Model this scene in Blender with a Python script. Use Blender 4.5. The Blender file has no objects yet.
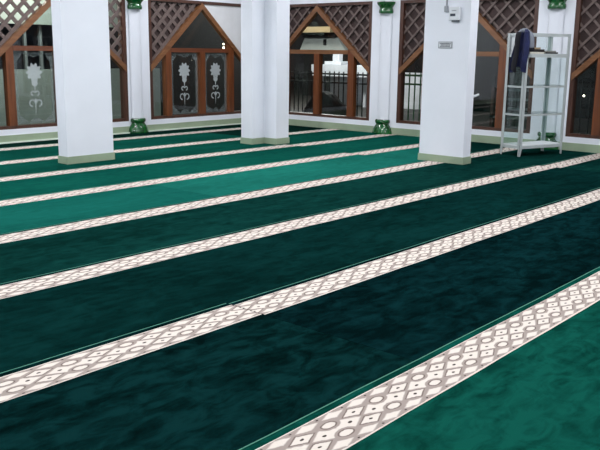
import bpy, bmesh, math, random
from mathutils import Vector, Matrix, noise as mnoise
random.seed(4)
PI = math.pi
SC = bpy.context.scene
COL = SC.collection
vs = SC.view_settings
SC.display_settings.display_device = 'sRGB'
vs.view_transform = 'Standard'; vs.look = 'None'; vs.gamma = 1.0; vs.use_curve_mapping = False
vs.exposure = 0.0

# ------------------------------------------------------------ materials
def lin(c):
    return tuple(((v/255)/12.92 if v/255 <= .04045 else ((v/255+.055)/1.055)**2.4) for v in c) + (1,)

class NT:
    """small node-building helper"""
    def __init__(s, name):
        s.m = bpy.data.materials.new(name); s.m.use_nodes = True
        s.t = s.m.node_tree; s.b = s.t.nodes['Principled BSDF']; s.out = s.t.nodes['Material Output']
    def n(s, typ, **kw):
        nd = s.t.nodes.new(typ)
        for k, v in kw.items(): setattr(nd, k, v)
        return nd
    def l(s, a, b): s.t.links.new(a, b)
    def math(s, op, a, b=None, c=None):
        nd = s.n('ShaderNodeMath', operation=op)
        for i, v in enumerate((a, b, c)):
            if v is None: continue
            if isinstance(v, (int, float)): nd.inputs[i].default_value = v
            else: s.l(v, nd.inputs[i])
        return nd.outputs[0]
    def mix(s, fac, a, b):
        nd = s.n('ShaderNodeMix', data_type='RGBA')
        for i, v in ((0, fac), (6, a), (7, b)):
            if isinstance(v, (int, float)): nd.inputs[i].default_value = v
            elif isinstance(v, tuple): nd.inputs[i].default_value = v
            else: s.l(v, nd.inputs[i])
        return nd.outputs[2]
    def obj(s, scale=(1, 1, 1), loc=(0, 0, 0)):
        tc = s.n('ShaderNodeTexCoord'); mp = s.n('ShaderNodeMapping')
        mp.inputs['Scale'].default_value = scale; mp.inputs['Location'].default_value = loc
        s.l(tc.outputs['Object'], mp.inputs[0]); return mp.outputs[0]
    def noise(s, vec, scale, detail=3, rough=.5, dist=0):
        nd = s.n('ShaderNodeTexNoise'); s.l(vec, nd.inputs['Vector'])
        nd.inputs['Scale'].default_value = scale; nd.inputs['Detail'].default_value = detail
        nd.inputs['Roughness'].default_value = rough; nd.inputs['Distortion'].default_value = dist
        return nd.outputs['Fac']
    def ramp(s, fac, stops):
        nd = s.n('ShaderNodeValToRGB'); s.l(fac, nd.inputs[0]); e = nd.color_ramp.elements
        while len(e) < len(stops): e.new(.5)
        for i, (p, c) in enumerate(stops): e[i].position = p; e[i].color = c
        return nd.outputs[0]
    def bump(s, h, strength, dist=.01):
        nd = s.n('ShaderNodeBump'); nd.inputs['Strength'].default_value = strength
        nd.inputs['Distance'].default_value = dist
        s.l(h, nd.inputs['Height']); s.l(nd.outputs[0], s.b.inputs['Normal'])
    def set(s, **kw):
        for k, v in kw.items():
            s.b.inputs[k.replace('_', ' ')].default_value = v
        return s
    def col(s, v):
        if isinstance(v, tuple): s.b.inputs['Base Color'].default_value = v
        else: s.l(v, s.b.inputs['Base Color'])
        return s

def plain(name, rgb, rough=.6, var=.12, scale=6, metal=0, bump=0, coat=0):
    t = NT(name); v = t.obj(); c = lin(rgb)
    d = tuple(x*(1-var) for x in c[:3])+(1,); h = tuple(min(1, x*(1+var)) for x in c[:3])+(1,)
    f = t.noise(v, scale, 4)
    t.col(t.ramp(f, [(.3, d), (.7, h)])).set(Roughness=rough, Metallic=metal)
    if coat: t.set(Coat_Weight=coat, Coat_Roughness=.08)
    if bump: t.bump(t.noise(v, scale*8, 4), bump, .005)
    return t.m

def wood(name, dark, light, along=2, rough=.42, scale=1.0):
    t = NT(name)
    sc = [22*scale]*3; sc[along] = 1.6*scale
    v = t.obj(tuple(sc)); f = t.noise(v, 1.0, 5, .6, .6)
    v2 = t.obj((3, 3, 3)); g = t.noise(v2, 1.0, 2)
    a = t.ramp(f, [(.25, lin(dark)), (.75, lin(light))])
    t.col(t.mix(t.math('MULTIPLY', g, .35), a, tuple(x*.6 for x in lin(dark)[:3])+(1,)))
    t.set(Roughness=rough, Coat_Weight=.15, Coat_Roughness=.2); t.bump(f, .15, .004)
    return t.m

def carpet_mat(name, base, dark, light, mottle=1.0, seed=0.0):
    t = NT(name)
    v = t.obj(loc=(seed, seed*1.7, 0)); vl = t.obj((1.0, 2.6, 1), loc=(seed*2, seed, 0))
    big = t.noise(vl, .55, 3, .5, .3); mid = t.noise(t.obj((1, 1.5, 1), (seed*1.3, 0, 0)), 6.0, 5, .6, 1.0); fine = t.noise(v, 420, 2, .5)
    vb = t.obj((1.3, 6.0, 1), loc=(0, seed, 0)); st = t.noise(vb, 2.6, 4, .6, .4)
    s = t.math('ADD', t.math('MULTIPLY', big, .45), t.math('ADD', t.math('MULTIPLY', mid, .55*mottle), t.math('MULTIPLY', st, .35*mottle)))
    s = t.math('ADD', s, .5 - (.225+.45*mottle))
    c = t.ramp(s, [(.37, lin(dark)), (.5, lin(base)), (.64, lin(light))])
    c2 = t.mix(t.math('MULTIPLY', t.math('SUBTRACT', fine, .3), .5), c, tuple(x*.45 for x in lin(dark)[:3])+(1,))
    df = t.n('ShaderNodeBsdfDiffuse'); t.l(c2, df.inputs[0])
    bp = t.n('ShaderNodeBump'); bp.inputs['Strength'].default_value = .3; bp.inputs['Distance'].default_value = .003
    t.l(t.math('ADD', fine, t.math('MULTIPLY', mid, 1.5)), bp.inputs['Height']); t.l(bp.outputs[0], df.inputs['Normal'])
    t.l(df.outputs[0], t.out.inputs[0]); t.t.nodes.remove(t.b)
    return t.m

def band_mat():
    """woven border: cream lozenges, ringed ovals and dots on taupe, repeating every 30 cm"""
    t = NT('patterned_band_weave')
    tc = t.n('ShaderNodeTexCoord'); sp = t.n('ShaderNodeSeparateXYZ'); t.l(tc.outputs['Object'], sp.inputs[0])
    wob = t.noise(t.obj((1, 1, 1)), 38, 2)
    wv = t.math('MULTIPLY', t.math('SUBTRACT', wob, .5), .010)
    x = t.math('ADD', sp.outputs[0], wv); y = t.math('ADD', sp.outputs[1], wv)
    av = t.math('ABSOLUTE', y)
    def near(phase, per):          # distance in metres to nearest phase + n*per
        a = t.math('ADD', x, -phase + per/2 + 30*per)
        m = t.math('MODULO', a, per)
        return t.math('ABSOLUTE', t.math('SUBTRACT', m, per/2))
    def clamp01(v):
        nd = t.n('ShaderNodeClamp'); t.l(v, nd.inputs[0]); return nd.outputs[0]
    def mask(d, w):                # 1 inside (d<0), soft edge
        return clamp01(t.math('ADD', t.math('MULTIPLY', d, -1.0/w), .5))
    def rhomb(dx, dy, a, b):
        return t.math('ADD', t.math('ADD', t.math('MULTIPLY', dx, 1/a), t.math('MULTIPLY', dy, 1/b)), -1)
    def ell(dx, dy, a, b):
        p = t.math('POWER', t.math('MULTIPLY', dx, 1/a), 2.0); q = t.math('POWER', t.math('MULTIPLY', dy, 1/b), 2.0)
        return t.math('ADD', t.math('SQRT', t.math('ADD', p, q)), -1)
    d0 = near(0, .30); d5 = near(.15, .30); dh = near(.075, .15)
    vy = t.math('ABSOLUTE', t.math('SUBTRACT', av, .041))
    ve = t.math('ABSOLUTE', t.math('SUBTRACT', av, .083))
    cream = lin((219, 210, 200)); taupe = lin((152, 140, 133)); mid = lin((104, 90, 84)); dk = lin((48, 36, 34))
    c = t.mix(1.0, taupe, taupe)
    # edge triangles
    c = t.mix(mask(rhomb(dh, ve, .062, .022), .3), c, cream)
    # centre lozenges
    c = t.mix(mask(rhomb(dh, av, .088, .044), .16), c, cream)
    # cells: broad taupe ring, thin dark outline, cream centre
    c = t.mix(mask(rhomb(d5, vy, .094, .046), .14), c, taupe)
    c = t.mix(mask(rhomb(d5, vy, .074, .034), .12), c, mid)
    c = t.mix(mask(rhomb(d5, vy, .063, .0275), .12), c, cream)
    c = t.mix(mask(ell(d0, vy, .058, .032), .12), c, taupe)
    c = t.mix(mask(ell(d0, vy, .042, .0225), .12), c, mid)
    c = t.mix(mask(ell(d0, vy, .034, .0165), .15), c, cream)
    # dots
    c = t.mix(mask(ell(dh, av, .011, .006), .3), c, dk)
    c = t.mix(mask(ell(d5, vy, .010, .0055), .3), c, dk)
    dots = t.math('ABSOLUTE', t.math('SUBTRACT', av, .097))
    c = t.mix(mask(ell(near(0, .15), dots, .007, .004), .4), c, dk)
    # outer cream edge line
    c = t.mix(mask(t.math('MULTIPLY', t.math('SUBTRACT', .108, av), 1), .002), c, cream)
    f = t.noise(t.obj(), 300, 2)
    c = t.mix(t.math('MULTIPLY', f, .25), c, taupe)
    t.col(c).set(Roughness=.95); t.b.inputs['Specular IOR Level'].default_value = .1
    t.bump(f, .3, .003)
    return t.m

def glass_mat(name, tint=(1, 1, 1, 1), refl=1.0, rough=0.0):
    t = NT(name); tr = t.n('ShaderNodeBsdfTransparent'); gl = t.n('ShaderNodeBsdfGlossy')
    tr.inputs[0].default_value = tint; gl.inputs['Roughness'].default_value = rough
    fr = t.n('ShaderNodeLayerWeight'); fr.inputs[0].default_value = .5
    sch = t.math('ADD', t.math('MULTIPLY', t.math('POWER', fr.outputs['Facing'], 5.0), .96), .04)
    mx = t.n('ShaderNodeMixShader'); t.l(t.math('MULTIPLY', sch, refl), mx.inputs[0])
    t.l(tr.outputs[0], mx.inputs[1]); t.l(gl.outputs[0], mx.inputs[2]); t.l(mx.outputs[0], t.out.inputs[0])
    t.t.nodes.remove(t.b)
    return t.m

def frosted_mat(name, rgb, alpha):
    t = NT(name); tr = t.n('ShaderNodeBsdfTransparent'); df = t.n('ShaderNodeBsdfDiffuse')
    df.inputs[0].default_value = lin(rgb); mx = t.n('ShaderNodeMixShader')
    f = t.noise(t.obj(), 60, 3)
    t.l(t.math('ADD', t.math('MULTIPLY', f, .2), alpha-.1), mx.inputs[0])
    t.l(tr.outputs[0], mx.inputs[1]); t.l(df.outputs[0], mx.inputs[2]); t.l(mx.outputs[0], t.out.inputs[0])
    t.t.nodes.remove(t.b)
    return t.m

def emit_mat(name, rgb, st):
    t = NT(name); t.set(Emission_Strength=st); t.b.inputs['Emission Color'].default_value = lin(rgb); t.col(lin(rgb))
    return t.m

M = {}
M['wall'] = plain('white_plaster', (226, 230, 238), .7, .025, 2.2, bump=.12)
M['ceil'] = plain('ceiling_paint', (228, 229, 230), .8, .02, 2)
M['skirt'] = plain('sage_green_tile', (150, 166, 140), .35, .10, 4)
M['floor'] = plain('grey_floor_tile', (120, 128, 122), .5, .1, 3)
M['edge'] = plain('pale_edge_strip', (214, 226, 210), .6, .05, 10)
M['white'] = plain('white_paint', (222, 224, 226), .45, .03, 8)
M['teak'] = wood('teak_upright', (80, 40, 18), (132, 74, 36), 2)
M['teakh'] = wood('teak_rail', (78, 38, 22), (124, 70, 40), 0)
M['gable'] = wood('pale_teak_rafter', (96, 60, 36), (144, 98, 62), 0)
M['frame'] = wood('dark_teak_frame', (58, 34, 26), (92, 58, 44), 2)
M['lattice'] = plain('weathered_lattice_wood', (98, 84, 80), .6, .15, 14)
M['latticeback'] = plain('brown_backing', (56, 41, 39), .8, .35, 7)
M['glass'] = glass_mat('window_glass', (.86, .9, .9, 1), .9)
M['cglass'] = glass_mat('cabinet_glass', (.93, .97, .965, 1), .9)
M['etch'] = frosted_mat('etched_frosting', (190, 198, 200), .5)
M['etchs'] = frosted_mat('etched_frosting_soft', (140, 150, 150), .20)
t = NT('green_glazed_ceramic'); v = t.obj(); f = t.noise(v, 9, 3)
t.col(t.ramp(f, [(.3, lin((6, 62, 24))), (.7, lin((12, 92, 36)))])).set(Roughness=.18, Coat_Weight=.8, Coat_Roughness=.06); M['green'] = t.m
M['steel'] = plain('pale_grey_metal', (186, 194, 194), .38, .05, 10, .15)
M['dsteel'] = plain('grey_angle_metal', (126, 136, 138), .4, .06, 10, .3)
M['board'] = plain('white_board', (214, 218, 220), .5, .03, 6)
M['navy'] = plain('navy_cloth', (26, 33, 72), .9, .25, 12, bump=.4)
M['black'] = plain('black_cloth', (12, 13, 24), .9, .3, 12, bump=.3)
M['greycloth'] = plain('grey_lining_cloth', (118, 124, 134), .9, .15, 14, bump=.3)
M['paper'] = plain('paper_pages', (205, 200, 188), .8, .08, 60)
M['bookd'] = plain('dark_book_cover', (38, 34, 34), .5, .2, 10)
M['bookg'] = plain('grey_book_cover', (128, 128, 122), .5, .1, 10)
M['bookb'] = plain('tan_book_cover', (156, 134, 100), .5, .1, 10)
M['plastic'] = plain('white_plastic', (214, 218, 222), .35, .02, 8)
M['screen'] = plain('dark_display', (60, 66, 76), .25, .1, 8)
M['greyink'] = plain('grey_plate', (150, 154, 160), .5, .06, 20)
M['ink'] = plain('dark_ink', (84, 88, 96), .6, .1, 20)
M['iron'] = plain('black_iron', (18, 18, 20), .5, .2, 10)
M['girn'] = plain('green_painted_iron', (70, 110, 74), .5, .15, 8)
M['terr'] = plain('terrace_tile', (44, 41, 40), .6, .15, 3)
M['outwhite'] = plain('street_white_wall', (214, 216, 222), .8, .22, 1.6)
M['outgrey'] = plain('street_grey_wall', (120, 124, 124), .8, .12, 1.5)
M['beige'] = plain('beige_fascia', (190, 168, 130), .7, .1, 3)
M['sage'] = plain('sage_outer_wall', (150, 158, 150), .8, .10, 1.2)
M['outpale'] = plain('pale_grey_gable', (176, 182, 180), .8, .1, 1.5)
M['bluegrey'] = plain('blue_grey_wall', (70, 78, 90), .8, .15, 1.5)
M['dark'] = plain('dark_cover', (9, 9, 10), .8, .3, 4)
M['band'] = band_mat()
M['litedge'] = plain('lit_edge_green', (66, 128, 108), .8, .1, 20)  # raised roll edge, the light on it put into its colour
M['seam'] = plain('dark_green_selvage', (8, 62, 52), .95, .2, 20)

# ------------------------------------------------------------ mesh helpers
def bmbox(bm, x0, x1, y0, y1, z0, z1, bev=0.0):
    vs_ = [bm.verts.new((x, y, z)) for x in (x0, x1) for y in (y0, y1) for z in (z0, z1)]
    q = [(0, 1, 3, 2), (4, 6, 7, 5), (0, 4, 5, 1), (2, 3, 7, 6), (0, 2, 6, 4), (1, 5, 7, 3)]
    fs = [bm.faces.new([vs_[i] for i in f]) for f in q]
    if bev > 0:
        es = list({e for f in fs for e in f.edges})
        bmesh.ops.bevel(bm, geom=es, offset=bev, segments=2, profile=.5, affect='EDGES')
def bmprism(bm, pts, d0, d1, plane='xz'):
    """polygon pts (a,b) extruded: plane 'xz' -> along y, 'xy' -> along z"""
    def P(a, b, d): return (a, d, b) if plane == 'xz' else (a, b, d)
    A = [bm.verts.new(P(a, b, d0)) for a, b in pts]; B = [bm.verts.new(P(a, b, d1)) for a, b in pts]
    n = len(pts)
    bm.faces.new(A); bm.faces.new(B[::-1])
    for i in range(n): bm.faces.new([A[i], B[i], B[(i+1) % n], A[(i+1) % n]])
def bmlathe(bm, prof, cx, cy, seg=32, a0=0, a1=2*PI):
    full = abs(a1-a0-2*PI) < 1e-6; n = seg if full else seg+1
    rings = []
    for r, z in prof:
        rings.append([bm.verts.new((cx+r*math.cos(a0+(a1-a0)*i/seg), cy+r*math.sin(a0+(a1-a0)*i/seg), z)) for i in range(n)])
    for A, B in zip(rings, rings[1:]):
        for i in range(seg):
            j = (i+1) % n
            bm.faces.new([A[i], A[j], B[j], B[i]])
    bm.faces.new(rings[0][::-1]); bm.faces.new(rings[-1])
def bmtube(bm, p, q, r, seg=8):
    p = Vector(p); q = Vector(q); d = (q-p).normalized()
    u = d.orthogonal().normalized(); w = d.cross(u)
    A = [bm.verts.new(p+r*(u*math.cos(2*PI*i/seg)+w*math.sin(2*PI*i/seg))) for i in range(seg)]
    B = [bm.verts.new(q+r*(u*math.cos(2*PI*i/seg)+w*math.sin(2*PI*i/seg))) for i in range(seg)]
    bm.faces.new(A[::-1]); bm.faces.new(B)
    for i in range(seg): bm.faces.new([A[i], A[(i+1) % seg], B[(i+1) % seg], B[i]])
def link(name, bm, mat, parent=None, loc=(0, 0, 0), smooth=False):
    bmesh.ops.recalc_face_normals(bm, faces=bm.faces)
    me = bpy.data.meshes.new(name); bm.to_mesh(me); bm.free()
    me.materials.append(mat)
    if smooth:
        for p in me.polygons: p.use_smooth = True
        me.set_sharp_from_angle(angle=math.radians(40))
    o = bpy.data.objects.new(name, me); COL.objects.link(o); o.location = loc
    if parent: o.parent = parent
    return o
def box(name, dims, mat, parent=None, loc=(0, 0, 0), bev=0.0):
    bm = bmesh.new(); bmbox(bm, *dims, bev=bev); return link(name, bm, mat, parent, loc)
def thing(name, label, cat, loc=(0, 0, 0), rz=0, group=None):
    o = bpy.data.objects.new(name, None); COL.objects.link(o); o.location = loc; o.rotation_euler = (0, 0, rz)
    o.empty_display_size = .1
    return tag(o, label, cat, group)
def tag(o, label, cat, group=None):
    o['label'] = label; o['category'] = cat
    if group: o['group'] = group
    return o
def struct(o): o['kind'] = 'structure'; return o
def clip(poly, a, b, c):
    """keep a*x+b*z<=c"""
    out = []
    for i in range(len(poly)):
        p, q = poly[i], poly[(i+1) % len(poly)]
        dp = a*p[0]+b*p[1]-c; dq = a*q[0]+b*q[1]-c
        if dp <= 0: out.append(p)
        if (dp < 0 < dq) or (dq < 0 < dp):
            s = dp/(dp-dq); out.append((p[0]+s*(q[0]-p[0]), p[1]+s*(q[1]-p[1])))
    return out

# ------------------------------------------------------------ room shell
YW, XW = 10.668, 11.148          # inner faces of left wall (far) and right wall
X0, Y0 = -1.6, -1.6
CH = 3.30
FZ = -.012
ZB, ZT = .195, 2.175             # window opening
W = {  # n: (wall, start coordinate, width, apex offset, white_panel, )
    1: ('L', 5.56, 2.48, 1.24), 2: ('L', 8.49, 2.36, 1.18),
    3: ('R', 10.50, 2.40, 1.20), 4: ('R', 7.545, 2.385, 1.20), 5: ('R', 4.62, 2.40, 1.20)}
WEX = {0: ('L', 2.70, 2.40, 1.2)}
TH = .16
def wallmesh(name, openings, lo, hi, wall):
    bm = bmesh.new()
    def B(a, b, z0, z1):
        if wall == 'L': bmbox(bm, a, b, YW, YW+TH, z0, z1)
        else: bmbox(bm, XW, XW+TH, a, b, z0, z1)
    ops = sorted(openings); cur = lo
    for a, b in ops:
        B(cur, a, FZ, CH); B(a, b, FZ, ZB); B(a, b, ZT, CH); cur = b
    B(cur, hi, FZ, CH)
    return struct(link(name, bm, M['wall']))
wallmesh('wall_left', [(W[k][1], W[k][1]+W[k][2]) for k in (1, 2)], X0, XW+TH, 'L')
wallmesh('wall_right', [(W[k][1]-W[k][2], W[k][1]) for k in (3, 4, 5)], Y0, YW, 'R')
struct(box('wall_back', (X0-TH, X0, Y0-TH, YW+TH, FZ, CH), M['wall']))
struct(box('wall_front', (X0, XW+TH, Y0-TH, Y0, FZ, CH), M['wall']))
struct(box('floor', (X0, XW, Y0, YW, FZ-.1, FZ), M['floor']))
struct(box('ceiling', (X0-TH, XW+TH, Y0-TH, YW+TH, CH, CH+.1), M['ceil']))
SKH = .112
struct(box('baseboard_left', (X0, XW-.012, YW-.012, YW, FZ, SKH), M['skirt']))
struct(box('baseboard_right', (XW-.012, XW, Y0, YW, FZ, SKH), M['skirt']))
struct(box('trim_1', (X0, XW-.014, YW-.0415, YW-.0125, FZ, .020), M['edge']))

# ------------------------------------------------------------ windows
def window(n, wall, start, width, ax, white_right=False, etched=False, lat=(.165, .034), mlr=(.77, .77), backing=True):
    if wall == 'L': root = thing('window_%d' % n, '', '', (start, YW, ZB), 0)
    else: root = thing('window_%d' % n, '', '', (XW, start, ZB), -PI/2)
    del root['label']; del root['category']; struct(root)
    H = ZT-ZB; fw = .065; D0, D1 = .006, .125
    # outer frame
    bm = bmesh.new()
    bmbox(bm, 0, fw, D0, D1, 0, H); bmbox(bm, width-fw, width, D0, D1, 0, H)
    bmbox(bm, fw, width-fw, D0, D1, 0, .045); bmbox(bm, fw, width-fw, D0, D1, H-.05, H)
    link('window_frame', bm, M['frame'], root)
    zs = .87                                   # height (above sill) where the gable meets the jambs
    slope = (H-.03-zs)/ax; slR = (H-.03-zs)/(width-ax)
    g = .075
    # rafters (gable)
    for side in (0, 1):
        a, b, s = ((0, ax, slope) if side == 0 else (width, ax, slR))
        sg = 1 if side == 0 else -1
        bm = bmesh.new()
        pts = [(a+sg*fw*.4, zs+s*fw*.4), (b, H-.03), (b, H-.03-g*1.45), (a+sg*fw*.4, zs+s*fw*.4-g*1.35)]
        bmprism(bm, pts, -.012, .075)
        link('gable_rafter', bm, M['gable'], root)
    # mullions
    mL, mR = mlr; mx = .77
    zt = 1.305-ZB                              # transom underside
    def zdia(x): return zs+slope*x if x < ax else zs+slR*(width-x)
    for cx, w in ((ax-mL, .12), (ax, .125), (ax+mR, .13)):
        bm = bmesh.new(); x0, x1 = cx-w/2, cx+w/2
        if cx == ax: bmbox(bm, x0, x1, .004, .105, .045, zt)
        else: bmprism(bm, [(x0, .045), (x1, .045), (x1, zdia(x1)-g*1.3), (x0, zdia(x0)-g*1.3)], .004, .105)
        link('mullion', bm, M['teak'], root)
    bm = bmesh.new(); bmbox(bm, ax-mL+.061, ax+mR-.066, .0, .10, zt, zt+.07)
    link('transom', bm, M['gable'] if wall == 'R' else M['teakh'], root)
    # glass
    bm = bmesh.new()
    bmprism(bm, [(fw, .045), (width-fw, .045), (width-fw, zdia(width-fw)-.05), (ax, H-.10), (fw, zdia(fw)-.05)], .058, .063)
    pane = link('pane', bm, M['glass'], root)
    # lattice in the two upper corners
    for side in (0, 1):
        if side == 1 and white_right:
            bm = bmesh.new(); bmprism(bm, [(width-fw, zs+slR*fw), (width-fw, H-.05), (ax+.03, H-.05)], .03, .05)
            link('white_panel', bm, M['white'], root); continue
        pitch, w = lat
        bm = bmesh.new()
        for fam, dd in ((1, (.040, .054)), (-1, (.054, .068))):
            for k in range(-40, 60):
                c = k*pitch*math.sqrt(2)/1.0
                # strip: z = fam*x + c
                hw = w*math.sqrt(2)/2
                poly = [(-1, -fam+c-hw), (4, 4*fam+c-hw), (4, 4*fam+c+hw), (-1, -fam+c+hw)]
                for (a, b, cc) in ((-1, 0, -fw), (1, 0, width-fw), (0, 1, H-.05)):
                    poly = clip(poly, a, b, cc)
                    if len(poly) < 3: break
                if len(poly) >= 3:
                    if side == 0: poly = clip(poly, slope, -1, -zs)
                    else: poly = clip(poly, -slR, -1, -(zs+slR*width))
                if len(poly) >= 3 and len(poly) > 2:
                    if side == 0: poly = clip(poly, 1, 0, ax)
                    else: poly = clip(poly, -1, 0, -ax)
                if len(poly) >= 3:
                    ar = abs(sum(poly[i][0]*poly[(i+1) % len(poly)][1]-poly[(i+1) % len(poly)][0]*poly[i][1] for i in range(len(poly))))/2
                    if ar > 1e-4: bmprism(bm, poly, *dd)
        link('lattice', bm, M['lattice'], root)
        if backing:
            bm = bmesh.new()
            if side == 0: bmprism(bm, [(fw, zs+slope*fw), (ax, H-.05), (fw, H-.05)], .078, .082)
            else: bmprism(bm, [(width-fw, zs+slR*fw), (width-fw, H-.05), (ax, H-.05)], .078, .082)
            link('backing_sheet', bm, M['latticeback'], root)  # added solid sheet that gives the lattice gaps a brown tone
    # etched ornaments on the two centre panes
    if etched:
        for cx, mx in ((ax-mL/2, mL), (ax+mR/2, mR)):
            e0, e1 = .0535, .0565
            bm = bmesh.new()
            zc = .80; nP = 10
            pts = []
            for i in range(60):
                a = 2*PI*i/60; r = .115*(1+.16*math.cos(nP*a)); pts.append((cx+r*math.cos(a), zc+r*1.05*math.sin(a)))
            bmprism(bm, pts, e0, e1)
            pts = [(cx+.05*math.cos(2*PI*i/20), .645+.045*math.sin(2*PI*i/20)) for i in range(20)]
            bmprism(bm, pts, e0, e1)
            bmprism(bm, [(cx-.012, .60), (cx, .50), (cx+.012, .60)], e0, e1)
            for sx in (-1, 1):       # scrolls
                for (z0, r0) in ((.36, .055), (.50, .035)):
                    prev = None
                    for i in range(16):
                        a = PI*1.5*i/15 - PI/2; r = r0*(1-.35*i/15)
                        x = cx+sx*(r0*.9+r*math.cos(a)); z = z0+r*math.sin(a)
                        if prev and (abs(prev[0]-x)+abs(prev[1]-z)) > 1e-4:
                            px, pz = prev; dx, dz = x-px, z-pz; L = math.hypot(dx, dz); nx, nz = -dz/L*.009, dx/L*.009
                            bmprism(bm, [(px+nx, pz+nz), (x+nx, z+nz), (x-nx, z-nz), (px-nx, pz-nz)], e0, e1)
                        prev = (x, z)
            bmprism(bm, [(cx-.014, .42), (cx, .20), (cx+.014, .42)], e0, e1)
            link('etched_flower', bm, M['etch'], pane)
            bm = bmesh.new()          # scalloped border
            hw = mx/2-.075; top = zt-.02; bot = .06
            def inner(z):
                u = (z-bot)/(top-bot)
                k = .055
                if u > .86: k = .055+.14*((u-.86)/.14)**1.3*(1.0 if u < .93 else .8)
                if u < .13: k = .055+.17*((.13-u)/.13)
                return hw-k
            N = 40
            zz = [bot+(top-bot)*i/N for i in range(N+1)]
            for s in (-1, 1):
                for a, b in zip(zz, zz[1:]):
                    bmprism(bm, [(cx+s*hw, a), (cx+s*hw, b), (cx+s*inner(b), b), (cx+s*inner(a), a)], e0, e1)
            ti = inner(top); bi = inner(bot)
            bmprism(bm, [(cx-ti, top), (cx-ti, top-.03), (cx, top-.07), (cx+ti, top-.03), (cx+ti, top)], e0, e1)
            bmprism(bm, [(cx-bi, bot), (cx-bi, bot+.05), (cx, bot+.08), (cx+bi, bot+.05), (cx+bi, bot)], e0, e1)
            link('etched_border', bm, M['etchs'], pane)
    return root
window(1, *W[1], etched=True, lat=(.150, .055), mlr=(.80, .77), backing=False)
window(2, *W[2], white_right=True, etched=True, lat=(.155, .058), mlr=(.77, .70))
window(3, *W[3]); window(4, *W[4], mlr=(.67, .67)); window(5, *W[5])

# ------------------------------------------------------------ columns
def column(label, pts, cuts):
    xs = [p[0] for p in pts]; ys = [p[1] for p in pts]
    cx, cy = sum(xs)/len(xs), sum(ys)/len(ys)
    root = thing('column', label, 'column', (cx, cy, FZ))
    bm = bmesh.new(); bmprism(bm, [(x-cx, y-cy) for x, y in pts], 0, CH-FZ, 'xy')
    link('shaft', bm, M['wall'], root)
    # skirting: outline pushed out 1 cm, as a ring
    n = len(pts); off = []
    area = sum(pts[i][0]*pts[(i+1) % n][1]-pts[(i+1) % n][0]*pts[i][1] for i in range(n))
    sg = 1 if area > 0 else -1
    for i in range(n):
        p0, p1, p2 = Vector(pts[i-1]), Vector(pts[i]), Vector(pts[(i+1) % n])
        a = (p1-p0).normalized(); b = (p2-p1).normalized()
        na = Vector((a.y, -a.x))*sg; nb = Vector((b.y, -b.x))*sg
        off.append(p1+(na+nb)*.010)
    bm = bmesh.new()
    for i in range(n):
        j = (i+1) % n
        bmprism(bm, [(pts[i][0]-cx, pts[i][1]-cy), (pts[j][0]-cx, pts[j][1]-cy), (off[j].x-cx, off[j].y-cy), (off[i].x-cx, off[i].y-cy)], 0, .088-FZ, 'xy')
    link('skirting', bm, M['skirt'], root)
    cuts += []
    return root
C1 = [(5.275, 8.205), (5.93, 8.205), (5.93, 8.39), (5.275, 8.39)]
C2 = [(8.345, 8.16), (8.60, 8.16), (8.60, 7.92), (8.875, 7.92), (8.875, 8.385), (8.345, 8.385)]
C3 = [(8.695, 4.875), (8.875, 4.875), (8.875, 5.51), (8.695, 5.51)]
column('white oblong column at the left, nearest the left edge', C1, [])
column('white L-shaped column in the middle, in front of the room corner', C2, [])
column('white column at the right carrying a small meter box and name plate', C3, [])
HOLES = [(5.275, 5.93, 8.205, 8.39), (8.345, 8.875, 8.16, 8.385), (8.60, 8.875, 7.92, 8.16), (8.695, 8.875, 4.875, 5.51)]
HOLES = [(a-.012, b+.012, c-.012, d+.012) for a, b, c, d in HOLES]

# ------------------------------------------------------------ half columns with green base and capital
BASEP = [(.182, 0), (.188, .02), (.184, .045), (.170, .10), (.150, .135), (.128, .158), (.120, .175), (.128, .186), (.140, .200), (.143, .218), (.138, .24), (.124, .252)]
CAPP = [(.118, 1.978), (.130, 1.985), (.135, 2.01), (.131, 2.04), (.120, 2.055), (.118, 2.07), (.130, 2.09), (.152, 2.115), (.168, 2.14), (.166, 2.165), (.11, 2.172)]
def half_column(label, x, y, ang):
    root = thing('half_column', label, 'half column', (x, y, FZ), ang)   # local -y points into the room
    def lathe(nm, prof, mat, ys):
        bm = bmesh.new(); bmlathe(bm, prof, 0, 0, 32, PI, 2*PI)
        for v in bm.verts: v.co.y *= ys
        link(nm, bm, mat, root, smooth=True)
    lathe('shaft', [(.112, .2), (.112, CH-FZ-.001)], M['wall'], .28)
    lathe('base', [(r, z+.001) for r, z in BASEP], M['green'], .85)
    lathe('capital', CAPP, M['green'], .85)
    return root
half_column('white half column with green base and capital on the left wall', 8.20, YW-.0125, 0)
half_column('white half column with green base left of the white column with the meter box', XW-.0125, 7.80, -PI/2)
half_column('white half column with green base behind the glass cabinet', XW-.0125, 4.885, -PI/2)

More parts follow.
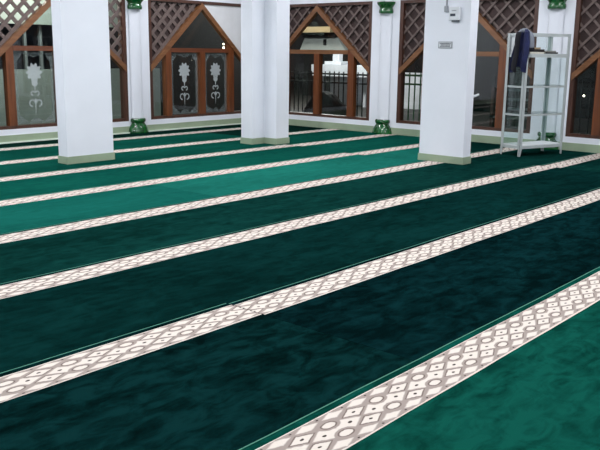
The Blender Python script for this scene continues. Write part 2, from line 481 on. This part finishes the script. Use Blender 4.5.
# ------------------------------------------------------------ carpet rolls
YB = [10.032-1.2*k for k in range(10)]      # band centre lines, far to near
def cols(*a): return a
KF = .66
def tri(c, lo=.62, hi=1.45):
    def g(k):
        o = []
        for v in lin(c)[:3]:
            x = v*KF*k; o.append(255*(12.92*x if x <= .0031308 else 1.055*x**(1/2.4)-.055))
        return tuple(o)
    return (g(1), g(lo), g(hi))
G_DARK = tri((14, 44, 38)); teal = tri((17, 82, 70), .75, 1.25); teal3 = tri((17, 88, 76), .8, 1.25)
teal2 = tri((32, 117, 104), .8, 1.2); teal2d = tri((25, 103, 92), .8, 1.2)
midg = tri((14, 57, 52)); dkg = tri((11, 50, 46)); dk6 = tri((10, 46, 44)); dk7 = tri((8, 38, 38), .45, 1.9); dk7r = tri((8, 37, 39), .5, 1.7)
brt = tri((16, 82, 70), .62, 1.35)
ROLL = {  # pile sheen is put into the colour of each piece
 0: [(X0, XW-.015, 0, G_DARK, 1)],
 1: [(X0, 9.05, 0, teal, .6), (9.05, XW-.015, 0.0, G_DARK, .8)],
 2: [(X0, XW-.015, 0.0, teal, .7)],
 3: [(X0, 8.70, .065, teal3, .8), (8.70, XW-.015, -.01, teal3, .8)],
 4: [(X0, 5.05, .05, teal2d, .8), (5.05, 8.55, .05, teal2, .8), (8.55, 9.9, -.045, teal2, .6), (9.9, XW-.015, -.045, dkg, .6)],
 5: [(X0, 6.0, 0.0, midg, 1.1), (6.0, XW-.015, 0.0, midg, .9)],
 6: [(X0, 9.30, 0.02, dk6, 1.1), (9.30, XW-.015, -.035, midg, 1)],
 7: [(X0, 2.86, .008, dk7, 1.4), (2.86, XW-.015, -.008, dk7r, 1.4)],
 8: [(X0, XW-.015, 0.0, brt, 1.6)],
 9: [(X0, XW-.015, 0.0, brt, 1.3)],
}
BH, MG = .114, .042
def far_at(k, x):
    if k == 0: return YW-.042
    for (a, b, dy, c, m) in ROLL.get(k, ROLL[9]):
        if a-1e-6 <= x <= b+1e-6 and x < b: return 10.032-1.2*(k-1)+BH+MG+dy
    return 10.032-1.2*(k-1)+BH+MG
def inhole(x, y): return any(a < x < b and c < y < d for a, b, c, d in HOLES)
def wob(x): return .007*mnoise.noise(Vector((x*1.3, 7.7, 0)))+.003*mnoise.noise(Vector((x*5, 3.1, 0)))
def slab(name, x0, x1, ylo, yhi, z0, z1, mat, parent=None, org=(0, 0), hx=True):
    """flat piece with ylo(x), yhi(x) edges, cut round the columns"""
    mids = (x0+x1)/2
    bx = sorted({x0, x1} | {e for h in HOLES for e in h[:2] if x0 < e < x1} | set(
        [round(x0+i*.25, 4) for i in range(1, int((x1-x0)/.25)) if x0+i*.25 < x1-.02]) | {p[0] for k in ROLL for p in ROLL[k] if x0 < p[0] < x1})
    bx2 = [bx[0]]
    for b in bx[1:]:
        if b-bx2[-1] > 1e-3: bx2.append(b)
    bm = bmesh.new(); cache = {}
    def V(x, y, z):
        key = (round(x, 4), round(y, 4), z)
        if key not in cache: cache[key] = bm.verts.new((x-org[0], y-org[1], z))
        return cache[key]
    quads = []
    for a, b in zip(bx2, bx2[1:]):
        xm = (a+b)/2
        lo_a, lo_b, hi_a, hi_b = ylo(a, xm), ylo(b, xm), yhi(a, xm), yhi(b, xm)
        holes = sorted([(c, d) for (p, q, c, d) in HOLES if p < xm < q and d > min(lo_a, lo_b) and c < max(hi_a, hi_b)])
        segs = []; ca, cb = lo_a, lo_b
        for c, d in holes:
            if c > max(ca, cb)+.002: segs.append((ca, cb, c, c))
            ca = cb = max(d, ca)
        if hi_a > ca+.002: segs.append((ca, cb, hi_a, hi_b))
        for s in segs: quads.append((a, b, s))
    for a, b, (la, lb, ha, hb) in quads:
        try: bm.faces.new([V(a, la, z1), V(b, lb, z1), V(b, hb, z1), V(a, ha, z1)])
        except ValueError: pass
    r = bmesh.ops.extrude_face_region(bm, geom=list(bm.faces))
    for v in [g for g in r['geom'] if isinstance(g, bmesh.types.BMVert)]: v.co.z = z0
    return link(name, bm, mat, parent)
ordn = ['', 'first', 'second', 'third', 'fourth', 'fifth', 'sixth', 'seventh', 'eighth']
names = {0: ['narrow dark green carpet strip along the foot of the left wall'],
 1: ['green carpet length carrying the patterned band farthest from the camera, left of the middle column', 'short dark green carpet end in the far corner behind the middle column'],
 2: ['green carpet length running under the left and middle columns'],
 3: ['green carpet length whose band passes just in front of the middle column', 'short green carpet piece whose band ends beside a green half column base'],
 4: ['mid green carpet piece at the left edge, fourth row counting up from the bottom left', 'brightest green carpet length, in the middle distance left of the right column', 'bright green carpet piece with stepped band beside the right column', 'dark green carpet piece against the right wall behind the glass cabinet'],
 5: ['mid green carpet length at the left whose band runs toward the right column', 'dark green carpet piece passing under the glass cabinet'],
 6: ['dark green carpet length with the third patterned band up from the bottom', 'dark green carpet piece at the right edge with a stepped band, nearest the cabinet front'],
 7: ['dark green carpet piece in the lower left corner below the second nearest band', 'dark green carpet length from the crosswise seam to the right edge, lower middle'],
 8: ['bright green carpet length in the lower right corner with the nearest patterned band'],
 9: ['bright green carpet length in the bottom right corner, beyond the nearest one']}
for k in range(0, 9):
    for i, (x0, x1, dy, cs, mot) in enumerate(ROLL[k]):
        yc = 10.032-1.2*(k-1)+dy
        def yhi(x, xm, k=k):
            return far_at(k, xm)+(wob(x+k*9) if k else 0)
        def ylo(x, xm, k=k):
            if k == 8: return Y0+.01 if False else far_at(9, xm)
            return far_at(k+1, xm)+wob(x+(k+1)*9)-.0
        org = (x0, yc) if k else (x0, YW)
        # put the band pattern phase where the photograph has it
        ox = 2.11-.3*math.ceil((2.11-x0)/.3)
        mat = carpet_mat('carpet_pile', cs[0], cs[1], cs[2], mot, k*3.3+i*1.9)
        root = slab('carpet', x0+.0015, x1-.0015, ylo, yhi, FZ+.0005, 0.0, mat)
        # move the origin to the band line
        for v in root.data.vertices: v.co.x -= ox; v.co.y -= org[1]
        root.location = (ox, org[1], 0)
        tag(root, names[k][i], 'carpet', 'green carpet lengths laid side by side')
        if k:
            def bl(x, xm, yc=yc, k=k): return yc-BH+wob(x+k*9)
            def bh(x, xm, yc=yc, k=k): return yc+BH+wob(x+k*9)
            b = slab('patterned_band', x0+.003, x1-.003, bl, bh, -.001, .0015, M['band'])
            for v in b.data.vertices: v.co.x -= ox; v.co.y -= org[1]
            b.parent = root
            def sl(x, xm, yc=yc, k=k): return yc+BH+MG-.0055+wob(x+k*9)
            def sh(x, xm, yc=yc, k=k): return yc+BH+MG-.001+wob(x+k*9)
            b = slab('lit_edge', x0+.003, x1-.003, sl, sh, -.001, .002, M['litedge'])
            for v in b.data.vertices: v.co.x -= ox; v.co.y -= org[1]
            b.parent = root
# nearest length: runs on under the camera
mat = carpet_mat('carpet_pile', brt[0], brt[1], brt[2], 1.4, 31)
far9 = far_at(9, 0)
root = box('carpet', (X0+.01, XW-.015, Y0+.01, far9-.0005, FZ+.0005, 0), mat)
tag(root, names[9][0], 'carpet', 'green carpet lengths laid side by side')

# ------------------------------------------------------------ glass cabinet
CA = math.atan2(-.317, .948)
cc = (10.56*.98, 4.85*.98)
cab = thing('glass_cabinet', 'open-topped white metal and glass display cabinet with a jacket over its corner', 'cabinet', (cc[0], cc[1], .0025), CA)
hx_, hy_ = .415*.98, .18*.98
CT = 1.61
def post(sx, sy, mat):
    bm = bmesh.new(); x, y = sx*hx_, sy*hy_; w = .046; tk = .006
    xa, xb = (x, x-sx*w); ya, yb = (y, y-sy*w)
    bmbox(bm, min(xa, xb), max(xa, xb), min(y, y-sy*tk), max(y, y-sy*tk), .10, CT)
    bmbox(bm, min(x, x-sx*tk), max(x, x-sx*tk), min(ya, yb), max(ya, yb), .10, CT)
    o = link('post', bm, mat, cab); bm = bmesh.new()
    # tapered foot
    bmprism(bm, [(x, .10), (x-sx*w, .10), (x-sx*.022, 0), (x, 0)], min(y, y-sy*tk), max(y, y-sy*tk))
    bmbox(bm, min(x, x-sx*tk), max(x, x-sx*tk), min(y, y-sy*.03), max(y, y-sy*.03), 0, .10)
    link('foot', bm, mat, o)
post(-1, -1, M['steel']); post(-1, 1, M['steel']); post(1, -1, M['steel']); post(1, 1, M['steel'])
def rails(z0, z1, name='rail', mat=None):
    mat = mat or M['steel']
    for s in (-1, 1):
        bm = bmesh.new(); y = s*(hy_-.008)
        bmbox(bm, -hx_+.008, hx_-.008, y-.006, y+.006, z0, z1); link(name, bm, mat, cab)
    for s in (-1, 1):
        bm = bmesh.new(); x = s*(hx_-.014)
        bmbox(bm, x-.006, x+.006, -hy_+.015, hy_-.015, z0, z1); link(name, bm, mat, cab)
rails(CT-.035, CT); rails(.905, .93); rails(.535, .56); rails(.10, .135)
rails(1.300, 1.335)
box('top_shelf', (-hx_+.015, hx_-.015, -hy_+.015, hy_-.015, 1.335, 1.348), M['steel'], cab)
box('glass_shelf', (-hx_+.016, hx_-.016, -hy_+.016, hy_-.016, .931, .937), M['cglass'], cab)
box('glass_shelf', (-hx_+.016, hx_-.016, -hy_+.016, hy_-.016, .561, .567), M['cglass'], cab)
box('bottom_shelf', (-hx_+.015, hx_-.015, -hy_+.015, hy_-.015, .136, .148), M['board'], cab)
box('side_panel', (-hx_+.0215, -hx_+.0265, -hy_+.012, hy_-.012, 1.349, CT-.036), M['board'], cab)
box('glass_panel', (-hx_+.0215, -hx_+.0255, -hy_+.012, hy_-.012, .15, 1.299), M['cglass'], cab)
box('glass_panel', (hx_-.0255, hx_-.0215, -hy_+.012, hy_-.012, .15, 1.299), M['cglass'], cab)
box('glass_panel', (-hx_+.012, hx_-.012, hy_-.0185, hy_-.0145, .15, 1.299), M['cglass'], cab)
box('glass_panel', (-hx_+.012, hx_-.012, hy_-.0185, hy_-.0145, 1.349, CT-.036), M['cglass'], cab)

cz = .0025
def cabpt(x, y): 
    c, s = math.cos(CA), math.sin(CA); return (cc[0]+c*x-s*y, cc[1]+s*x+c*y)
def book(label, x, y, z, L, Wd, H, rz, cover, nm='book'):
    px, py = cabpt(x, y)
    r = thing(nm, label, 'book', (px, py, z), CA+rz, 'books lying on the cabinet top shelf')
    bm = bmesh.new(); t = .004
    bmbox(bm, -L/2, L/2, -Wd/2, Wd/2, 0, t); bmbox(bm, -L/2, L/2, -Wd/2, Wd/2, H-t, H); bmbox(bm, -L/2, L/2, -Wd/2, -Wd/2+t, t, H-t)
    link('cover', bm, cover, r)
    box('pages', (-L/2+.004, L/2-.004, -Wd/2+t, Wd/2-.004, t, H-t), M['paper'], r)
zt0 = cz+1.348+.001
book('pale book at the bottom of the pile next to the jacket', -.17, -.04, zt0, .27, .19, .022, .05, M['paper'])
book('thick dark book in the pile on the cabinet shelf', -.14, -.045, zt0+.023, .22, .18, .034, .04, M['bookd'])
book('tan book topmost of the pile beside the jacket', -.16, -.03, zt0+.058, .18, .15, .022, .15, M['bookb'])
book('dark book at the bottom of the right pile on the cabinet shelf', .12, -.04, zt0, .24, .17, .022, .04, M['bookd'])
book('grey book lying askew on the right pile of the cabinet shelf', .12, -.03, zt0+.023, .20, .15, .018, -.2, M['bookg'])

# jacket over the left end of the cabinet (x = -hx_ side), spilling over the front corner
def jacket():
    c = cabpt(-hx_, -.05)
    root = thing('jacket', 'navy jacket with grey lining slung over the cabinet corner', 'jacket', (c[0], c[1], cz), CA)
    # local frame: same axes as cabinet, origin at left end
    def sheet(name, fn, nu, nv, mat, th=.008):
        bm = bmesh.new(); g = [[bm.verts.new(fn(i/nu, j/nv)) for j in range(nv+1)] for i in range(nu+1)]
        for i in range(nu):
            for j in range(nv): bm.faces.new([g[i][j], g[i+1][j], g[i+1][j+1], g[i][j+1]])
        o = link(name, bm, mat, root, smooth=True)
        m = o.modifiers.new('thickness', 'SOLIDIFY'); m.thickness = th; m.offset = 0
        return o
    def body(u, v):
        # u: 0 back edge .. 1 front edge ; v: 0 over the rail .. 1 hem
        ytop = -.005-.155*u
        ybot = .105-.275*u
        y = ytop+(ybot-ytop)*min(1, v*1.15)
        z = 1.645-.04*abs(u-.55)*2*(1-v)-(v**1.0)*(.505+.04*math.sin(u*7+1))
        x = -.022-.018*math.sin(min(v*6, PI/2))-.016*math.sin(u*15+v*2)*min(1, v*2)-.012*math.sin(u*29+v*3)
        return (x, y, z)
    sheet('back_panel', body, 40, 30, M['navy'], .01)
    def dark(u, v):
        y = (.0-.085*u) + v*.025
        z = 1.62-v*(.47+.05*u)
        x = -.068-.014*math.sin(u*PI)-.006*math.sin(v*9)
        return (x, y+v*.03, z)
    sheet('open_front', dark, 14, 24, M['black'], .008)
    def inside(u, v):              # part folded over to the cabinet side
        y = .0-.15*u; z = 1.632-.03*abs(u-.5)-v*.20-(.03*math.sin(u*9))
        x = -.03+.085*min(1, v*5)**.6+.008*math.sin(u*14)
        return (x, y, z)
    sheet('inner_fold', inside, 24, 14, M['greycloth'], .008)
    # collar hump on the rail
    bm = bmesh.new()
    n = 14
    for i in range(n+1):
        pass
    prev = None
    rings = []
    for i in range(n+1):
        u = i/n; y = .01-.17*u; r = .020+.014*math.sin(u*PI)
        rings.append([bm.verts.new((-.005+r*1.3*math.cos(a), y, 1.618+.018*math.sin(u*PI)+r*math.sin(a)+.004*math.sin(3*a+u*9))) for a in [2*PI*k/12 for k in range(12)]])
    for A, B in zip(rings, rings[1:]):
        for k in range(12): bm.faces.new([A[k], A[(k+1) % 12], B[(k+1) % 12], B[k]])
    bm.faces.new(rings[0]); bm.faces.new(rings[-1][::-1])
    link('collar', bm, M['greycloth'], root, smooth=True)
    # sleeve hanging down the front right of the corner
    def sleeve(name, path, rad, mat):
        bm = bmesh.new(); rings = []
        for i, (p, r) in enumerate(zip(path, rad)):
            rings.append([bm.verts.new((p[0]+r*math.cos(a)*(1+.15*math.sin(3*a+i)), p[1]+r*.6*math.sin(a), p[2])) for a in [2*PI*k/14 for k in range(14)]])
        for A, B in zip(rings, rings[1:]):
            for k in range(14): bm.faces.new([A[k], A[(k+1) % 14], B[(k+1) % 14], B[k]])
        bm.faces.new(rings[0]); bm.faces.new(rings[-1][::-1])
        link(name, bm, mat, root, smooth=True)
    P = [(.000, -.150, 1.635), (.01, -.165, 1.61), (.02, -.175, 1.57), (.028, -.178, 1.52), (.036, -.178, 1.46), (.042, -.176, 1.41)]
    sleeve('sleeve', P, [.02, .034, .038, .038, .036, .034], M['greycloth'])
    P2 = [(.042, -.176, 1.425), (.046, -.176, 1.395), (.048, -.176, 1.372)]
    sleeve('cuff', P2, [.043, .045, .034], M['black'])
    P = [(-.035, -.135, 1.655), (-.045, -.160, 1.62), (-.048, -.168, 1.5), (-.05, -.165, 1.36), (-.055, -.155, 1.24), (-.06, -.145, 1.17)]
    sleeve('sleeve', P, [.02, .042, .046, .046, .043, .030], M['navy'])
jacket()

# ------------------------------------------------------------ things on the right column
FX = 8.695
m = thing('meter_box', 'small white box with a dark display window high on the right column', 'meter', (FX, 5.075, 1.73))
bm = bmesh.new(); bmbox(bm, -.05, -.0005, -.072, .072, 0, .155, .008); link('housing', bm, M['plastic'], m)
bm = bmesh.new(); bmbox(bm, -.054, -.049, -.02, .05, .048, .078); link('display', bm, M['screen'], m)
bm = bmesh.new(); bmbox(bm, -.054, -.049, -.03, .03, .108, .118); link('label_strip', bm, M['greyink'], m)
bm = bmesh.new(); bmbox(bm, -.04, -.004, -.055, .035, -.018, -.0005, .003); link('terminal_cover', bm, M['ink'], m)
m = thing('cable_conduit', 'thin grey cable running down the right column beside the meter box', 'cable', (FX, 5.205, 1.85))
bm = bmesh.new(); bmbox(bm, -.018, -.0005, -.007, .007, .05, CH-1.852); link('conduit', bm, M['greyink'], m)
bm = bmesh.new(); bmbox(bm, -.028, -.0005, -.022, .022, -.02, .05, .004); link('junction_box', bm, M['greyink'], m)
m = thing('name_plate', 'small grey framed name plate at mid-height of the right column', 'sign', (FX, 5.20, 1.40))
bm = bmesh.new(); bmbox(bm, -.008, -.0005, -.098, .098, 0, .082, .002); link('plate', bm, M['greyink'], m)
bm = bmesh.new(); bmbox(bm, -.010, -.0082, -.085, .085, .012, .070); face = link('face', bm, M['plastic'], m)
bm = bmesh.new()
rr = random.Random(2)
for z0, z1, w in ((.050, .064, .075), (.034, .046, .06), (.017, .029, .07)):
    y = w
    while y > -w:
        d = rr.uniform(.008, .016); bmbox(bm, -.0112, -.0101, y-d, y, z0, z1); y -= d+rr.uniform(.002, .006)
link('lettering', bm, M['ink'], face)
m = thing('wall_hook', 'tiny white hook on the right edge of the right column', 'hook', (8.876, 4.93, .83))
bm = bmesh.new(); bmbox(bm, 0.0005, .014, -.02, .02, -.02, .03, .003); link('plate', bm, M['plastic'], m)
bm = bmesh.new(); bmtube(bm, (.012, 0, -.01), (.05, -.05, 0), .016); bmtube(bm, (.05, -.05, 0), (.065, -.09, .022), .014); link('arm', bm, M['plastic'], m, smooth=True)

# ------------------------------------------------------------ outside
def outbox(name, label, cat, dims, mat, bev=0, group=None):
    return tag(box(name, dims, mat, bev=bev), label, cat, group)
struct(box('floor_terrace', (XW+TH, 40, -6, 30, -.16, -.06), M['terr']))
struct(box('floor_veranda', (-8, XW+TH, YW+TH, 30, -.16, -.06), M['terr']))
# black railing beyond window 3
def railing(name, label, x, y0, y1, z1, pitch, mat, r=.011, rails_z=(.05, .82, .98)):
    root = thing(name, label, 'railing', (x, y0, -.06))
    bm = bmesh.new(); 
    for zz in rails_z: bmbox(bm, -.02, .02, 0, y1-y0, zz, zz+.035)
    link('rails', bm, mat, root)
    n = int((y1-y0)/pitch); base = None
    for i in range(n+1):
        if base is None:
            bm = bmesh.new(); bmtube(bm, (0, 0, 0), (0, 0, z1), r, 6); base = link('baluster', bm, mat, root); o = base
        else:
            o = base.copy(); COL.objects.link(o); o.parent = root
        o.location = (0, i*pitch, 0)
railing('railing', 'black iron railing outside the window right of the middle column', 13.4, 9.3, 13.0, 1.0, .125, M['iron'], .014, (.05, .75, .93))
railing('railing', 'green iron railing outside the window left of the right column', 12.6, 7.3, 8.9, 1.05, .12, M['girn'], .014)
railing('railing', 'dark iron railing outside the rightmost window', 13.6, 3.0, 7.1, 1.0, .15, M['iron'])
# bright street wall and neighbouring house beyond
outbox('backdrop_wall', 'white street wall behind the black railing', 'wall', (17.4, 17.6, 10.2, 14.05, -.06, .85), M['outwhite'])
k = thing('kiosk', 'small white kiosk roof with a square finial seen over the railing', 'kiosk', (17, 13.35, -.06))
box('fascia', (-.3, .3, -1.1, .75, .78, 1.07), M['outwhite'], k)
box('finial', (-.09, .09, -.02, .20, 1.16, 1.42), M['outwhite'], k, bev=.02)
box('finial_collar', (-.2, .2, -.18, .38, 1.07, 1.16), M['outwhite'], k, bev=.01)
for yy in (-.9, .6): box('post', (-.05, .05, yy, yy+.08, 0, .78), M['outwhite'], k)
h = thing('neighbour_house', 'grey neighbouring house with a beige eave seen through the window', 'house', (20, 16.4, -.06))
bm = bmesh.new()
pts = [(-.9, 1.44), (1.0, 1.44), (.78, 1.85), (-.55, 1.85)]
A = [bm.verts.new((0, a, b)) for a, b in pts]; B = [bm.verts.new((.6, a, b)) for a, b in pts]
bm.faces.new(A); bm.faces.new(B[::-1])
for i in range(4): bm.faces.new([A[i], B[i], B[(i+1) % 4], A[(i+1) % 4]])
link('gable_wall', bm, M['outpale'], h)
box('lower_wall', (.1, .7, -1.3, .9, 0, 1.44), M['dark'], h)
box('eave', (-.4, .9, -.58, .87, 2.0, 2.17), M['beige'], h)
box('eave_soffit', (-.1, .8, -.55, .8, 1.85, 2.0), M['dark'], h)
box('vent_slot', (-.03, .0, -.12, -.02, 1.62, 1.80), M['dark'], h)
# covered heap in front of the railing
hp = thing('covered_heap', 'dark covered heap behind the central post of the window', 'heap', (12.6, 10.2, -.06))
bm = bmesh.new()
n, mm = 18, 12
g = [[bm.verts.new(((i/n-.5)*.7, (j/mm-.5)*1.0, .75*max(0, (1-(2*i/n-1)**4))*max(0, (1-(2*j/mm-1)**2))**.8*(.55+.45*j/mm)+.02*math.sin(i*2.1+j*1.3)+.02)) for j in range(mm+1)] for i in range(n+1)]
for i in range(n):
    for j in range(mm): bm.faces.new([g[i][j], g[i+1][j], g[i+1][j+1], g[i][j+1]])
gb = bmesh.ops.extrude_face_region(bm, geom=list(bm.faces))
for v in [q for q in gb['geom'] if isinstance(q, bmesh.types.BMVert)]: v.co.z = 0
link('cover', bm, M['dark'], hp, smooth=True)
# dark backdrop walls added so the openings read dark
outbox('backdrop_wall', 'added dark backdrop wall beyond the right hand windows', 'wall', (18.0, 18.2, -2, 10.0, -.06, 3.4), M['dark'])
outbox('backdrop_wall', 'added dark backdrop wall beyond the etched glass window', 'wall', (10.4, 14.0, 13.6, 13.8, -.06, 3.6), M['dark'])
outbox('outer_wall', 'low sage green wall outside the leftmost window', 'wall', (3.5, 10.4, 12.75, 12.9, -.06, .98), M['sage'])
outbox('veranda_beam', 'pale beam across the veranda outside the leftmost window', 'beam', (3.5, 9.7, 12.6, 12.74, 1.74, 2.9), M['sage'])
for xx, q in ((7.46, 'left'), (7.76, 'right')):
    outbox('veranda_post', q+' slim post standing on the sage wall outside the leftmost window', 'post', (xx, xx+.05, 12.76, 12.81, .981, 2.9), M['outgrey'])
outbox('outer_wall', 'dark blue grey wall far behind the leftmost window', 'wall', (1.0, 10.3, 15.0, 15.2, -.06, 4.2), M['bluegrey'])
# slats added to stand in for glass reflections, window 4
b = thing('reflection_slats', 'slats standing in for reflections in the window behind the glass cabinet', 'slats', (12.3, 5.9, -.06))
for i in range(4):
    box('slat', (.12*i*.4, .12*i*.4+.03, -.55, .55, .35+.15*i, .39+.15*i), M['outgrey'], b)
for s in (-.5, .5): box('leg', (0, .22, s-.03, s+.03, 0, .85), M['frame'], b)
# hanging bulbs
def bulb(label, p, r, st):
    bm = bmesh.new(); bmesh.ops.create_uvsphere(bm, u_segments=12, v_segments=8, radius=r)
    tag(link('lamp_bulb', bm, emit_mat('bulb_glow', (255, 240, 215), st), None, p, True), label, 'bulb', 'small lamps outside')
bulb('upper small glowing bulb seen in the etched glass window', (11.35, 11.9, 1.60), .022, 6)
bulb('middle small glowing bulb seen in the etched glass window', (11.35, 11.9, 1.47), .018, 6)
bulb('lower small glowing bulb seen in the etched glass window', (11.35, 11.9, 1.40), .022, 6)
bulb('distant bright bulb beyond the rightmost window', (14.2, 5.60, .63), .016, 14)
bulb('faint low bulb beyond the rightmost window, near its left jamb', (14.2, 5.76, .44), .012, 5)
bulb('faint bulb under the rafter of the rightmost window', (14.2, 5.36, 1.10), .014, 5)

# ------------------------------------------------------------ lights
fix = None
LX = [0.6, 3.4, 6.2, 9.2]; LY = [0.4, 3.4, 6.4, 9.3]
n = 0
for i, x in enumerate(LX):
    for j, y in enumerate(LY):
        r = thing('ceiling_light', 'white fluorescent batten on the ceiling', 'light', (x, y, CH), 0, 'fluorescent battens')
        if fix is None:
            b1 = box('housing', (-.62, .62, -.06, .06, -.05, -.001), M['white'], r)
            b2 = box('tube', (-.60, .60, -.02, .02, -.085, -.052), emit_mat('tube_glow', (240, 243, 255), 6), r); fix = (b1, b2)
        else:
            for b in fix:
                c = b.copy(); COL.objects.link(c); c.parent = r
        ld = bpy.data.lights.new('tube_light', 'AREA'); ld.shape = 'RECTANGLE'; ld.size = 1.2; ld.size_y = .12
        ld.energy = 48; ld.color = (.97, .965, 1.0)
        lo = bpy.data.objects.new('tube_light', ld); COL.objects.link(lo); lo.parent = r; lo.location = (0, 0, -.1)
def point_fill(name, p, e, col, size=.3):  # unseen lights added to brighten the view outside the windows
    ld = bpy.data.lights.new(name, 'POINT'); ld.energy = e; ld.color = col; ld.shadow_soft_size = size
    lo = bpy.data.objects.new(name, ld); COL.objects.link(lo); lo.location = p
point_fill('street_fill', (15.3, 12.6, 3.4), 900, (1, .97, .93))
point_fill('street_fill', (17.9, 16.6, 3.6), 300, (1, .93, .82))
point_fill('veranda_fill', (7.2, 11.7, 2.5), 130, (.95, 1, .92))
point_fill('veranda_fill', (12.3, 8.4, 3.0), 14, (1, .95, .85))
w = bpy.data.worlds.new('dusk'); SC.world = w; w.use_nodes = True
bg = w.node_tree.nodes['Background']; bg.inputs[0].default_value = (.030, .027, .027, 1); bg.inputs[1].default_value = .6

# ------------------------------------------------------------ camera (f 795 px on a 600 px frame)
f, pitch, roll, yaw, hh = 795.198, .214407, .0125254, .712789, 1.336939
fw = Vector((math.cos(pitch)*math.cos(yaw), math.cos(pitch)*math.sin(yaw), -math.sin(pitch)))
r = fw.cross(Vector((0, 0, 1))).normalized(); u = r.cross(fw)
r2 = r*math.cos(roll)+u*math.sin(roll); u2 = -r*math.sin(roll)+u*math.cos(roll)
cd = bpy.data.cameras.new('camera'); cam = bpy.data.objects.new('camera', cd); COL.objects.link(cam)
mt = Matrix((r2, u2, -fw)).transposed().to_4x4(); mt.translation = (0, 0, hh); cam.matrix_world = mt
cd.sensor_width = 36; cd.lens = f*36/600; cd.clip_start = .05; cd.clip_end = 200
SC.camera = cam
